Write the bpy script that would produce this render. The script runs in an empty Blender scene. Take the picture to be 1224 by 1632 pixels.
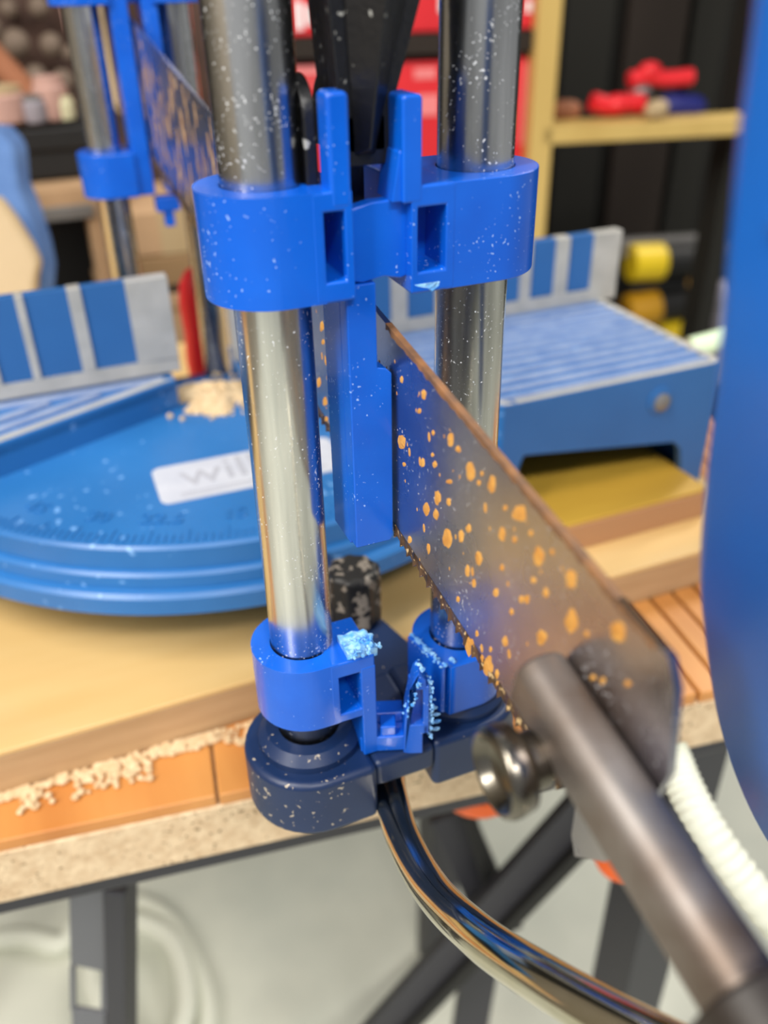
import bpy, bmesh, math, random
from mathutils import Vector, Matrix
random.seed(7)
R_ = math.radians
scene = bpy.context.scene
COL = scene.collection

# ------------------------------------------------------------------ camera
FPX, CX, CY = 1400.0, 612.0, 816.0
CAM = Vector((-0.0596, -0.1494, 0.182))
CRIGHT = Vector((0.92285941, -0.38473915, -0.01750139))
CDOWN = Vector((-0.21866515, -0.48601324, -0.84615405))
CFWD = Vector((0.31704268, 0.78470818, -0.53265093))
cd = bpy.data.cameras.new('camera'); cam = bpy.data.objects.new('camera', cd); COL.objects.link(cam)
m = Matrix.Identity(4)
for i in range(3):
    m[i][0] = CRIGHT[i]; m[i][1] = -CDOWN[i]; m[i][2] = -CFWD[i]; m[i][3] = CAM[i]
cam.matrix_world = m
cd.sensor_fit = 'HORIZONTAL'; cd.sensor_width = 36.0; cd.lens = FPX / 1224.0 * 36.0
cd.clip_start = 0.005; cd.clip_end = 50
cd.dof.use_dof = True; cd.dof.focus_distance = 0.176; cd.dof.aperture_fstop = cd.lens / 3.0
scene.camera = cam

# ------------------------------------------------------------------ world, lights, exposure
w = bpy.data.worlds.new('world'); scene.world = w; w.use_nodes = True
bg = w.node_tree.nodes['Background']; bg.inputs[0].default_value = (0.95, 0.97, 1.0, 1); bg.inputs[1].default_value = 0.34
def area(name, loc, target, size, power, color=(1, 1, 1), sizey=None):
    l = bpy.data.lights.new(name, 'AREA'); l.energy = power; l.color = color; l.size = size
    if sizey: l.shape = 'RECTANGLE'; l.size_y = sizey
    o = bpy.data.objects.new(name, l); COL.objects.link(o); o.location = loc
    o.rotation_euler = (Vector(target) - Vector(loc)).to_track_quat('-Z', 'Y').to_euler()
    return o
area('ceiling_lamp', (-1.0, -0.4, 1.2), (0, 0.1, 0), 0.24, 27, (1.0, 0.95, 0.88), 1.2)
area('ceiling_lamp', (1.4, 0.75, 1.25), (0, 0.3, -.3), 0.18, 20, (1.0, 0.96, 0.88), 1.2)
area('ceiling_lamp', (-0.1, -1.3, 1.5), (0, 0.2, -0.2), 0.9, 23, (1.0, 0.97, 0.93), 0.2)
scene.view_settings.view_transform = 'Standard'; scene.view_settings.look = 'None'
scene.view_settings.gamma = 1.0; scene.view_settings.exposure = 0.22
scene.view_settings.use_curve_mapping = False

# ------------------------------------------------------------------ helpers
def ray(px, py): return (px - CX) * CRIGHT + (py - CY) * CDOWN + FPX * CFWD
def on(axis, val, px, py):          # point of the plane axis = val seen at a pixel of the photograph
    d = ray(px, py); return CAM + d * ((val - CAM[axis]) / d[axis])
def atd(px, py, dist): return CAM + ray(px, py) * (dist / FPX)

class MB:
    def __init__(s): s.v = []; s.f = []
    def add(s, vs, fs):
        n = len(s.v); s.v += [Vector(p) for p in vs]; s.f += [tuple(i + n for i in q) for q in fs]; return s
    def box(s, x0, x1, y0, y1, z0, z1, T=None):
        vs = [Vector((x, y, z)) for z in (z0, z1) for y in (y0, y1) for x in (x0, x1)]
        if T: vs = [T @ p for p in vs]
        return s.add(vs, [(0, 2, 3, 1), (4, 5, 7, 6), (0, 1, 5, 4), (2, 6, 7, 3), (0, 4, 6, 2), (1, 3, 7, 5)])
    def prism(s, poly, axis, a, b, T=None):
        # poly 2D: axis 2 -> (x,y); axis 0 -> (y,z); axis 1 -> (x,z)
        def P(q, h):
            if axis == 2: p = Vector((q[0], q[1], h))
            elif axis == 0: p = Vector((h, q[0], q[1]))
            else: p = Vector((q[0], h, q[1]))
            return T @ p if T else p
        n = len(poly)
        vs = [P(q, a) for q in poly] + [P(q, b) for q in poly]
        fs = [tuple(range(n))[::-1], tuple(range(n, 2 * n))] + [(i, (i + 1) % n, n + (i + 1) % n, n + i) for i in range(n)]
        return s.add(vs, fs)
    def frame(s, x0, x1, z0, z1, a0, a1, b0, b1, y0, y1):     # plate in XZ with a rectangular opening
        vs = [Vector((x, y, z)) for y in (y0, y1) for x, z in ((x0, z0), (x1, z0), (x1, z1), (x0, z1), (a0, b0), (a1, b0), (a1, b1), (a0, b1))]
        fs = []
        for i in range(4):
            j = (i + 1) % 4
            fs += [(i, j, 4 + j, 4 + i), (8 + i, 12 + i, 12 + j, 8 + j), (i, 8 + i, 8 + j, j), (4 + i, 4 + j, 12 + j, 12 + i)]
        return s.add(vs, fs)
    def ring(s, c, poly, rin, z0, z1, n=64, T=None):
        # block with a round bore: poly star-shaped about c
        angs = [2 * math.pi * i / n for i in range(n)]
        for q in poly: angs.append(math.atan2(q[1] - c[1], q[0] - c[0]) % (2 * math.pi))
        angs = sorted(set(round(a, 5) for a in angs)); out = []
        for a in angs:
            d = (math.cos(a), math.sin(a)); best = None
            for i in range(len(poly)):
                p, q = poly[i], poly[(i + 1) % len(poly)]
                ex, ey = q[0] - p[0], q[1] - p[1]; den = d[0] * ey - d[1] * ex
                if abs(den) < 1e-12: continue
                wx, wy = p[0] - c[0], p[1] - c[1]
                t = (wx * ey - wy * ex) / den; u = (wx * d[1] - wy * d[0]) / den
                if t > 0 and -1e-4 <= u <= 1 + 1e-4: best = t if best is None else max(best, t)
            out.append((a, best or 0.01))
        k = len(out); vs = []
        for z in (z0, z1):
            for a, t in out: vs.append(Vector((c[0] + t * math.cos(a), c[1] + t * math.sin(a), z)))
            for a, t in out: vs.append(Vector((c[0] + rin * math.cos(a), c[1] + rin * math.sin(a), z)))
        if T: vs = [T @ p for p in vs]
        fs = []
        for i in range(k):
            j = (i + 1) % k
            fs += [(i, j, 2 * k + j, 2 * k + i), (k + j, k + i, 3 * k + i, 3 * k + j),
                   (j, i, k + i, k + j), (2 * k + i, 2 * k + j, 3 * k + j, 3 * k + i)]
        return s.add(vs, fs)
    def lathe(s, prof, o, axis, n=32):
        axis = Vector(axis).normalized(); o = Vector(o)
        a = axis.orthogonal().normalized(); b = axis.cross(a); vs = []
        for r, h in prof:
            for i in range(n):
                t = 2 * math.pi * i / n; vs.append(o + axis * h + (a * math.cos(t) + b * math.sin(t)) * r)
        k = len(prof)
        fs = [(q * n + i, q * n + (i + 1) % n, (q + 1) * n + (i + 1) % n, (q + 1) * n + i) for q in range(k - 1) for i in range(n)]
        fs += [tuple(range(n))[::-1], tuple((k - 1) * n + i for i in range(n))]
        return s.add(vs, fs)
    def cyl(s, p0, p1, r, r1=None, n=32):
        p0, p1 = Vector(p0), Vector(p1)
        return s.lathe([(r, 0), (r1 if r1 is not None else r, (p1 - p0).length)], p0, p1 - p0, n)
    def tube(s, pts, r, n=16, rf=None, close=False):
        pts = [Vector(p) for p in pts]; k = len(pts); vs = []
        t = (pts[1] - pts[0]).normalized(); a = t.orthogonal().normalized()
        for i, p in enumerate(pts):
            t2 = (pts[min(i + 1, k - 1)] - pts[max(i - 1, 0)]).normalized()
            a = (a - t2 * a.dot(t2)).normalized(); b = t2.cross(a); rr = rf(i) if rf else r
            for j in range(n):
                q = 2 * math.pi * j / n; vs.append(p + (a * math.cos(q) + b * math.sin(q)) * rr)
        fs = [(i * n + j, i * n + (j + 1) % n, (i + 1) * n + (j + 1) % n, (i + 1) * n + j) for i in range(k - 1) for j in range(n)]
        fs += [tuple(range(n))[::-1], tuple((k - 1) * n + j for j in range(n))]
        return s.add(vs, fs)
    def sphere(s, c, r, n=16, k=10, sc=(1, 1, 1), T=None):
        c = Vector(c); vs = []
        for i in range(k + 1):
            ph = math.pi * i / k
            for j in range(n):
                th = 2 * math.pi * j / n
                p = Vector((math.sin(ph) * math.cos(th) * sc[0], math.sin(ph) * math.sin(th) * sc[1], math.cos(ph) * sc[2])) * r
                vs.append((T @ p if T else p) + c)
        fs = [(i * n + j, (i + 1) * n + j, (i + 1) * n + (j + 1) % n, i * n + (j + 1) % n) for i in range(k) for j in range(n)]
        return s.add(vs, fs)

def spline(pts, k=10):          # Catmull-Rom through 3D points
    pts = [Vector(p) for p in pts]; out = []
    P = [2 * pts[0] - pts[1]] + pts + [2 * pts[-1] - pts[-2]]
    for i in range(1, len(P) - 2):
        for j in range(k):
            t = j / k; a, b, c, d = P[i - 1:i + 3]
            out.append(0.5 * ((2 * b) + (c - a) * t + (2 * a - 5 * b + 4 * c - d) * t * t + (3 * b - a - 3 * c + d) * t ** 3))
    out.append(pts[-1]); return out

def wloc(o):
    v = Vector((0, 0, 0))
    while o: v += o.location; o = o.parent
    return v
def build(name, mb, mat, parent=None, bevel=0, seg=2, angle=38, origin=None, weld=True):
    if parent is not None: org = wloc(parent)
    elif origin is not None: org = Vector(origin)
    else:
        xs = [v.x for v in mb.v]; ys = [v.y for v in mb.v]
        org = Vector(((min(xs) + max(xs)) / 2, (min(ys) + max(ys)) / 2, min(v.z for v in mb.v)))
    me = bpy.data.meshes.new(name)
    me.from_pydata([v - org for v in mb.v], [], mb.f)
    bm = bmesh.new(); bm.from_mesh(me)
    if weld: bmesh.ops.remove_doubles(bm, verts=bm.verts, dist=1e-6)
    bmesh.ops.recalc_face_normals(bm, faces=bm.faces)
    bm.to_mesh(me); bm.free()
    for p in me.polygons: p.use_smooth = True
    me.set_sharp_from_angle(angle=R_(angle))
    me.materials.append(mat)
    o = bpy.data.objects.new(name, me); COL.objects.link(o)
    if parent is not None: o.parent = parent
    else: o.location = org
    if bevel:
        b = o.modifiers.new('bevel', 'BEVEL'); b.width = bevel; b.segments = seg; b.limit_method = 'ANGLE'; b.angle_limit = R_(40)
        b.harden_normals = True
    return o
def tag(o, label, cat=None, group=None, kind=None):
    o['label'] = label
    if cat: o['category'] = cat
    if group: o['group'] = group
    if kind: o['kind'] = kind
    return o
def empty(name, loc, label, cat, group=None):
    o = bpy.data.objects.new(name, None); COL.objects.link(o); o.location = loc; o.empty_display_size = .02
    return tag(o, label, cat, group)
def struct(o, label=None):
    o['kind'] = 'structure'
    if label: o['label'] = label
    return o
def text_mesh(body, size, extrude):
    cu = bpy.data.curves.new('lettering', 'FONT'); cu.body = body; cu.size = size; cu.extrude = extrude
    cu.align_x = 'CENTER'; cu.align_y = 'CENTER'; cu.resolution_u = 3
    o = bpy.data.objects.new('lettering', cu); COL.objects.link(o)
    bpy.context.view_layer.update()
    ev = o.evaluated_get(bpy.context.evaluated_depsgraph_get()); me = ev.to_mesh()
    mb = MB(); mb.v = [v.co.copy() for v in me.vertices]; mb.f = [tuple(p.vertices) for p in me.polygons]
    ev.to_mesh_clear(); bpy.data.objects.remove(o); bpy.data.curves.remove(cu)
    return mb

# ------------------------------------------------------------------ materials
def srgb(r, g, b):
    def c(x):
        x /= 255.0
        return x / 12.92 if x <= .04045 else ((x + .055) / 1.055) ** 2.4
    return (c(r), c(g), c(b), 1)
def mat(name, col, rough=.5, metal=0, var=None, vscale=20, vstretch=(1, 1, 1), bump=0, bscale=200, speck=None,
        sscale=900, sthr=.72, coat=0, spec=.5, trans=0, emit=None, sss=0, rvar=0):
    mt = bpy.data.materials.new(name); mt.use_nodes = True; nt = mt.node_tree; N = nt.nodes; L = nt.links
    b = N['Principled BSDF']; b.inputs['Roughness'].default_value = rough; b.inputs['Metallic'].default_value = metal
    b.inputs['Specular IOR Level'].default_value = spec; b.inputs['Coat Weight'].default_value = coat
    b.inputs['Transmission Weight'].default_value = trans
    if sss: b.inputs['Subsurface Weight'].default_value = sss; b.inputs['Subsurface Radius'].default_value = (.001, .001, .002)
    tc = N.new('ShaderNodeTexCoord'); mp = N.new('ShaderNodeMapping'); mp.inputs['Scale'].default_value = vstretch
    L.new(tc.outputs['Object'], mp.inputs[0])
    cur = None
    if var:
        n = N.new('ShaderNodeTexNoise'); n.inputs['Scale'].default_value = vscale; n.inputs['Detail'].default_value = 5
        L.new(mp.outputs[0], n.inputs[0])
        r = N.new('ShaderNodeValToRGB'); r.color_ramp.elements[0].position = .33; r.color_ramp.elements[1].position = .67
        r.color_ramp.elements[0].color = col; r.color_ramp.elements[1].color = var
        L.new(n.outputs[0], r.inputs[0]); cur = r.outputs[0]
        if rvar:
            mr = N.new('ShaderNodeMapRange'); mr.inputs[3].default_value = rough; mr.inputs[4].default_value = rough + rvar
            L.new(n.outputs[0], mr.inputs[0]); L.new(mr.outputs[0], b.inputs['Roughness'])
    if speck:
        n = N.new('ShaderNodeTexNoise'); n.inputs['Scale'].default_value = sscale; n.inputs['Detail'].default_value = 2
        L.new(tc.outputs['Object'], n.inputs[0])
        n2 = N.new('ShaderNodeTexNoise'); n2.inputs['Scale'].default_value = sscale * .06
        L.new(tc.outputs['Object'], n2.inputs[0])
        ad = N.new('ShaderNodeMath'); ad.operation = 'MULTIPLY_ADD'; ad.inputs[1].default_value = .35
        L.new(n2.outputs[0], ad.inputs[0]); L.new(n.outputs[0], ad.inputs[2])
        r = N.new('ShaderNodeMapRange'); r.inputs[1].default_value = sthr; r.inputs[2].default_value = sthr + .05
        L.new(ad.outputs[0], r.inputs[0])
        mx = N.new('ShaderNodeMix'); mx.data_type = 'RGBA'
        L.new(r.outputs[0], mx.inputs[0]); mx.inputs[7].default_value = speck
        if cur: L.new(cur, mx.inputs[6])
        else: mx.inputs[6].default_value = col
        cur = mx.outputs[2]
        if metal:
            mm = N.new('ShaderNodeMath'); mm.operation = 'MULTIPLY_ADD'; mm.inputs[1].default_value = -metal; mm.inputs[2].default_value = metal
            L.new(r.outputs[0], mm.inputs[0]); L.new(mm.outputs[0], b.inputs['Metallic'])
    if cur: L.new(cur, b.inputs['Base Color'])
    else: b.inputs['Base Color'].default_value = col
    if bump:
        n = N.new('ShaderNodeTexNoise'); n.inputs['Scale'].default_value = bscale; n.inputs['Detail'].default_value = 4
        L.new(mp.outputs[0], n.inputs[0])
        bp = N.new('ShaderNodeBump'); bp.inputs['Strength'].default_value = bump; bp.inputs['Distance'].default_value = .001
        L.new(n.outputs[0], bp.inputs['Height']); L.new(bp.outputs[0], b.inputs['Normal'])
    if emit:
        b.inputs['Emission Color'].default_value = emit[0]; b.inputs['Emission Strength'].default_value = emit[1]
    return mt
W = srgb
M = dict(
    blue=mat('blue_plastic', W(8, 96, 212), .27, speck=W(150, 185, 240), sscale=1300, sthr=.88, coat=.15, sss=.0, var=W(6, 86, 198), vscale=60),
    torn=mat('torn_plastic', W(60, 150, 235), .6, var=W(165, 215, 250), vscale=500, bump=.8, bscale=900),
    navy=mat('navy_plastic', W(15, 38, 76), .42, speck=W(165, 155, 140), sscale=700, sthr=.885, var=W(18, 42, 82), vscale=80),
    basepaint=mat('base_blue_paint', W(44, 112, 178), .36, speck=W(110, 160, 215), sscale=260, sthr=.86, var=W(38, 104, 168), vscale=25),
    fencepaint=mat('fence_blue_paint', W(44, 100, 162), .45, var=W(38, 92, 152), vscale=20),
    alu=mat('bare_aluminium', W(196, 194, 188), .42, .35, var=W(176, 175, 170), vscale=90, bump=.1),
    ribalu=mat('rib_aluminium', W(158, 172, 200), .4, .2, var=W(128, 148, 188), vscale=120),
    chrome=mat('rod_steel', W(240, 240, 238), .13, 1, var=W(138, 138, 136), vscale=140, vstretch=(1, 1, .07), rvar=.2, speck=W(225, 228, 232), sscale=1700, sthr=.85),  # drawn-steel streaks, darkened in the colour to stand in for reflections
    bent=mat('bent_chrome', W(214, 210, 196), .07, 1, var=W(190, 184, 160), vscale=60, rvar=.08),
    black=mat('black_plastic', W(22, 22, 24), .32, speck=W(160, 160, 155), sscale=420, sthr=.835, bump=.15, bscale=700),
    knob=mat('dusty_black_knob', W(24, 23, 23), .5, var=W(30, 29, 28), vscale=200, speck=W(128, 120, 110), sscale=300, sthr=.72),
    blade=mat('blade_steel', W(160, 160, 172), .2, 1, var=W(194, 188, 186), vscale=45, rvar=.16, speck=W(190, 190, 195), sscale=1400, sthr=.865),
    tooth=mat('stained_tooth_edge', W(52, 36, 26), .4, .5, var=W(120, 92, 66), vscale=300, speck=W(210, 180, 130), sscale=900, sthr=.78),
    rust=mat('orange_rust', W(226, 170, 84), .75, var=W(202, 138, 58), vscale=500, bump=.3, bscale=1500),
    streak=mat('tan_rust_streak', W(190, 160, 126), .7, var=W(150, 112, 78), vscale=300),
    rustedge=mat('rusty_back_edge', W(150, 104, 62), .6, var=W(106, 78, 56), vscale=260),
    bolt=mat('bolt_steel', W(128, 124, 114), .26, 1, var=W(110, 104, 96), vscale=150),
    bar=mat('brown_grey_bar', W(156, 150, 146), .42, .8, var=W(112, 96, 84), vscale=60, rvar=.15),
    grip=mat('dark_grip', W(34, 28, 24), .5, var=W(44, 36, 30), vscale=50),
    handle=mat('handle_blue', W(26, 100, 192), .35),
    label=mat('silver_label', W(206, 209, 218), .4, .1, var=W(190, 194, 206), vscale=60),
    print_=mat('grey_print', W(172, 174, 184), .5),
    ply=mat('varnished_ply', W(228, 196, 138), .3, var=W(212, 172, 108), vscale=18, vstretch=(.25, 1.6, 1), coat=.2),
    plyedge=mat('ply_edge', W(196, 162, 122), .6, var=W(178, 144, 104), vscale=60, vstretch=(.3, 1, 3)),
    plank=mat('orange_pine', W(214, 150, 82), .38, var=W(190, 122, 60), vscale=16, vstretch=(2.5, .25, 1), coat=.1),
    slab=mat('chipboard', W(226, 202, 166), .8, var=W(204, 176, 140), vscale=260, bump=.4, bscale=500, speck=W(140, 116, 86), sscale=500, sthr=.83),
    batten=mat('batten_pine', W(206, 166, 62), .5, var=W(180, 140, 50), vscale=15, vstretch=(.3, 2, 1)),
    battenend=mat('batten_brown', W(176, 130, 92), .6),
    dust=mat('sawdust', W(226, 202, 164), .9, var=W(204, 174, 132), vscale=400),
    steel=mat('dark_frame_steel', W(62, 62, 68), .5, .3),
    steelpale=mat('grey_frame_steel', W(112, 114, 120), .5, .2),
    floor=mat('concrete_floor', W(220, 221, 206), .55, var=W(190, 194, 182), vscale=5, bump=.05, bscale=60),
    hose=mat('white_hose', W(226, 228, 212), .5),
    orange=mat('orange_plastic', W(236, 104, 40), .5),
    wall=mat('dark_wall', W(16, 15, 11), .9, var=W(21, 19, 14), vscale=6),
    wallpale=mat('plain_wall', W(150, 140, 126), .9),
    darkplank=mat('dark_plank', W(34, 23, 14), .8),
    olive=mat('dark_olive', W(22, 21, 15), .9),
    pine=mat('shelf_pine', W(206, 176, 104), .5, var=W(190, 158, 88), vscale=12, vstretch=(1, 1, .2)),
    red=mat('red_plastic', W(226, 34, 44), .4),
    redbox=mat('red_box', W(222, 40, 48), .45, var=W(206, 30, 40), vscale=10),
    palered=mat('pale_red_print', W(232, 130, 130), .6),
    white=mat('white_print', W(236, 224, 224), .5),
    yellow=mat('yellow_plastic', W(232, 200, 28), .45),
    amber=mat('amber_plastic', W(190, 140, 20), .5),
    blackmat=mat('black_rubber', W(18, 18, 18), .6),
    blueitem=mat('deep_blue_plastic', W(22, 30, 110), .5),
    cream=mat('cream_wood', W(186, 164, 128), .6, var=W(172, 148, 110), vscale=10),
    denim=mat('pale_blue_cloth', W(98, 132, 184), .9, var=W(72, 106, 160), vscale=30),
    card=mat('cardboard', W(188, 154, 118), .8, var=W(174, 140, 104), vscale=15),
    carddk=mat('cardboard_brown', W(146, 116, 80), .8),
    brown=mat('brown_weave', W(58, 38, 30), .8, var=W(74, 50, 38), vscale=40),
    bead=mat('taupe_bead', W(112, 96, 82), .7),
    strap=mat('tan_leather', W(150, 96, 66), .7),
    pink=mat('pale_pink', W(186, 148, 136), .6),
    jar=mat('pale_glass', W(210, 206, 170), .15, coat=.3),
    grey=mat('grey_metal', W(128, 126, 124), .4, .4),
    lilac=mat('grey_lilac', W(150, 144, 152), .6),
    green=mat('pale_green_tube', W(214, 236, 200), .35),
)

# ------------------------------------------------------------------ setting
ZB = -0.020           # top of the plywood board
ZK = ZB - 0.0178      # top of the workbench planks
ZF = -0.72            # floor
struct(build('floor', MB().box(-3, 3, -2, 3.2, ZF - .05, ZF), M['floor']), 'grey green concrete workshop floor')

# background frame: horizontal direction BU, depth direction BV
BU = Vector((0.9744, -0.2250, 0)); BV = Vector((0.2250, 0.9744, 0))
BO = atd(1037, 184, 0.90)
BO = Vector((BO.x, BO.y, 0))
BT = Matrix(((BU.x, BV.x, 0, BO.x), (BU.y, BV.y, 0, BO.y), (0, 0, 1, 0), (0, 0, 0, 1)))
def bgp(px, py, off=0.0):      # (u, z) on the vertical background plane set back by off
    d = ray(px, py); o = BO + BV * off
    t = (o - CAM).dot(BV) / d.dot(BV); p = CAM + d * t
    return (p - BO).dot(BU), p.z
def bgbox(mb, x0, y0, x1, y1, off, depth):
    a, b = bgp(x0, y0, off), bgp(x1, y1, off)
    return mb.box(min(a[0], b[0]), max(a[0], b[0]), off, off + depth, min(a[1], b[1]), max(a[1], b[1]), BT)
WO = .42
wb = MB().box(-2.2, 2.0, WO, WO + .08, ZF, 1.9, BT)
struct(build('wall_back', wb, M['wall']), 'dark back wall of the workshop')
wl = MB().box(-1.75, -1.67, -1.6, WO, ZF, 1.9, BT)
struct(build('wall_left', wl, M['wallpale']), 'plain dull wall at the left of the workshop')
wbo = bpy.data.objects['wall_back']
for (x0, x1, mt_) in ((985, 1075, 'darkplank'), (1085, 1135, 'olive'), (890, 965, 'olive')):
    a, b = bgp(x0, 180, WO - .02)[0], bgp(x1, 180, WO - .02)[0]
    build('plank', MB().box(a, b, WO - .02, WO, ZF, 1.2, BT), M[mt_], wbo, .002)

# ------------------------------------------------------------------ workbench
BA = R_(-8.15); bu = Vector((math.cos(BA), math.sin(BA), 0)); bv = Vector((-bu.y, bu.x, 0))
KT = Matrix(((bu.x, bv.x, 0, 0), (bu.y, bv.y, 0, .0366), (0, 0, 1, 0), (0, 0, 0, 1)))
bench = empty('workbench', (0, .25, ZF), 'wooden workbench with orange pine planks and dark steel folding legs', 'workbench')
edges = [-.42, -.335, -.25, -.165, -.115, -.0405, .03, .075] + [.075 + .0105 * i for i in range(1, 18)]
for i in range(len(edges) - 1):
    dz = random.uniform(-.0002, .0002)
    g = .0004 if edges[i + 1] - edges[i] > .03 else .0007
    build('plank', MB().box(edges[i] + g, edges[i + 1] - g, .0002 + random.uniform(0, .0006), .36, ZK - .005, ZK + dz, KT), M['plank'], bench, .0007)
build('chipboard_slab', MB().box(-.42, edges[-1], 0, .36, ZK - .0275, ZK - .005, KT), M['slab'], bench, .0006)
ZU = ZK - .0275
build('front_rail', MB().box(-.40, .22, .012, .036, ZU - .022, ZU, KT), M['steel'], bench, .002)
build('rear_rail', MB().box(-.40, .22,   .32, .345, ZU - .03, ZU, KT), M['steel'], bench, .002)
def bench_leg(u0, u1, v, z1):
    mb = MB().box(u0, u0 + (u1 - u0) * .62, v, v + .002, ZF, z1, KT)
    mb.box(u0 + (u1 - u0) * .62, u1, v - .014, v + .012, ZF, z1, KT)
    return mb
def strut(px0, py0, d0, px1, py1, d1, wd, th=.006):
    p, q = atd(px0, py0, d0), atd(px1, py1, d1); t = (q - p).normalized(); s_ = t.cross(CFWD).normalized(); n = t.cross(s_)
    mb = MB(); vs = [p + s_ * (wd * a) + n * (th * b) for b in (-1, 1) for a in (-.5, .5)] + [q + s_ * (wd * a) + n * (th * b) for b in (-1, 1) for a in (-.5, .5)]
    return mb.add(vs, [(0, 1, 3, 2), (4, 6, 7, 5), (0, 4, 5, 1), (2, 3, 7, 6), (0, 2, 6, 4), (1, 5, 7, 3)])
# splayed front leg: a tube with a flat gusset plate that has a square cut-out
dl0, dl1 = .335, .40
lg = strut(192, 1395, dl0, 196, 1700, dl1, .0085, .008)
leg1 = build('leg', lg, M['steel'], bench, .0008)
gp = strut(141, 1400, dl0 + .004, 141, 1540, .372, .0150, .001)
for args in ((116, 1540, .372, 117, 1608, .383, .0022, .001), (168, 1540, .372, 167, 1608, .383, .0030, .001), (142, 1608, .383, 144, 1700, dl1 + .004, .0150, .001)):
    q_ = strut(*args); gp.add(q_.v, q_.f)
build('gusset_plate', gp, M['steelpale'], leg1, .0003)
build('leg', MB().box(.17, .2, .06, .09, ZF, ZU), M['steel'], bench, .001)
build('leg', MB().box(-.38, -.35, .36, .39, ZF, ZU), M['steel'], bench, .001)
build('leg', MB().box(.17, .2, .32, .35, ZF, ZU), M['steel'], bench, .001)
build('brace', strut(560, 1700, .62, 985, 1240, .46, .026), M['steel'], bench, .001)
build('brace', strut(600, 1690, .60, 1010, 1262, .45, .007), M['blackmat'], bench, .001)
build('brace', strut(715, 1290, .52, 800, 1480, .56, .026), M['steel'], bench, .001)
build('brace', strut(745, 1290, .50, 795, 1450, .54, .008), M['blackmat'], bench, .001)
build('brace', strut(770, 1500, .58, 735, 1720, .66, .024), M['steel'], bench, .001)
oc = on(1, .045, 770, 1280)
build('corner_stop', MB().lathe([(.016, 0), (.0165, .002), (.014, .005)], oc + Vector((.004, .012, -.005)), (0, 0, 1), 24), M['orange'], bench)
oc2 = atd(985, 1368, .36)
build('corner_stop', MB().lathe([(.010, 0), (.0105, .002), (.008, .006)], oc2, (0, -.3, 1), 20), M['orange'], bench)

# plywood board on the bench
board = empty('plywood_board', (0, .25, ZB - .0178), 'varnished plywood board lying under the blue mitre saw', 'board')
build('face_veneer', MB().box(-.30, .205, .0697, .385, ZB - .002, ZB), M['ply'], board, .0004)
build('core', MB().box(-.30, .205, .0699, .385, ZB - .0178, ZB - .002), M['plyedge'], board, .0006)
# batten under the right wing of the saw
bat = empty('timber_batten', (.14, .12, ZB), 'short yellow pine batten wedged beneath the right wing of the mitre saw', 'batten')
build('top_face', MB().box(.082, .183, .090, .150, ZB + .012, ZB + .0135), M['batten'], bat, .0004)
build('body', MB().box(.082, .183, .0895, .150, ZB, ZB + .012), M['battenend'], bat, .0006)

# ------------------------------------------------------------------ mitre saw base
ZP, ZD = .042, .029          # platform top, turntable top
PV = Vector((.006, .205, 0))
saw = empty('mitre_saw', (0, .19, ZB), 'blue and silver mitre saw base with round turntable and steel guide rods', 'mitre saw')
# turntable: stepped disc, front half visible
disc = MB()
prof = [(.0, .0065), (.1330, .0065), (.1345, .0075), (.1345, .0135), (.1332, .0148), (.1312, .0152), (.1308, .0195), (.1298, .0205), (.1285, .0208), (.1282, .0280), (.1272, ZD), (.0, ZD)]
disc.lathe(prof, PV, (0, 0, 1), 160)
for v in disc.v: v.y = min(v.y, .2095)      # the plate is cut straight behind the fence
turn = build('turntable', disc, M['basepaint'], saw, angle=30)
# angle scale: fine ridges along the rim plus raised figures
tk = MB()
for i in range(-60, 61):
    a = R_(-90 + i * 1.15); r0 = .1212 if i % 5 else .1185; r1 = .1258
    T = Matrix.Translation((PV.x, PV.y, 0)) @ Matrix.Rotation(a, 4, 'Z')
    tk.box(r0, r1, -.00035, .00035, ZD - .0002, ZD + .0005, T)
t_ = build('scale_ticks', tk, M['basepaint'], turn); t_['kind'] = 'stuff'
for deg, s_ in ((-45, '45'), (-33, '30'), (-22, '22.5'), (-10, '15'), (3, '0'), (16, '15'), (30, '30')):
    tm = text_mesh(s_, .0085, .0004)
    T = Matrix.Translation((PV.x, PV.y, ZD + .0002)) @ Matrix.Rotation(R_(deg), 4, 'Z') @ Matrix.Translation((0, -.1120, 0))
    tm.v = [T @ v for v in tm.v]; build('scale_number', tm, M['basepaint'], turn, weld=False)
# white label with the maker's word
LP = on(2, ZD, 398, 748); LT = Matrix.Translation((LP.x, LP.y, 0)) @ Matrix.Rotation(R_(-1.5), 4, 'Z')
def rrect(w_, h_, r, n=6):
    out = []
    for cx_, cy_, a0_ in ((w_ / 2 - r, h_ / 2 - r, 0), (-w_ / 2 + r, h_ / 2 - r, 90), (-w_ / 2 + r, -h_ / 2 + r, 180), (w_ / 2 - r, -h_ / 2 + r, 270)):
        for i in range(n + 1):
            a = R_(a0_ + 90 * i / n); out.append((cx_ + r * math.cos(a), cy_ + r * math.sin(a)))
    return out
LZ = ZD + .0004
lab = build('label_plate', MB().prism(rrect(.066, .026, .0035), 2, ZD - .0002, LZ, LT), M['label'], turn)
tag(lab, 'white rounded label plate with grey lettering')
tm = text_mesh('wilko', .021, .00012); tm.v = [LT @ (v + Vector((-.0015, .0025, LZ + .0001))) for v in tm.v]
build('lettering', tm, M['print_'], lab, weld=False)
build('print_line', MB().box(-.026, .026, -.0088, -.0080, LZ, LZ + .0001, LT).box(-.026, .012, -.0106, -.0100, LZ, LZ + .0001, LT), M['print_'], lab)

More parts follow.
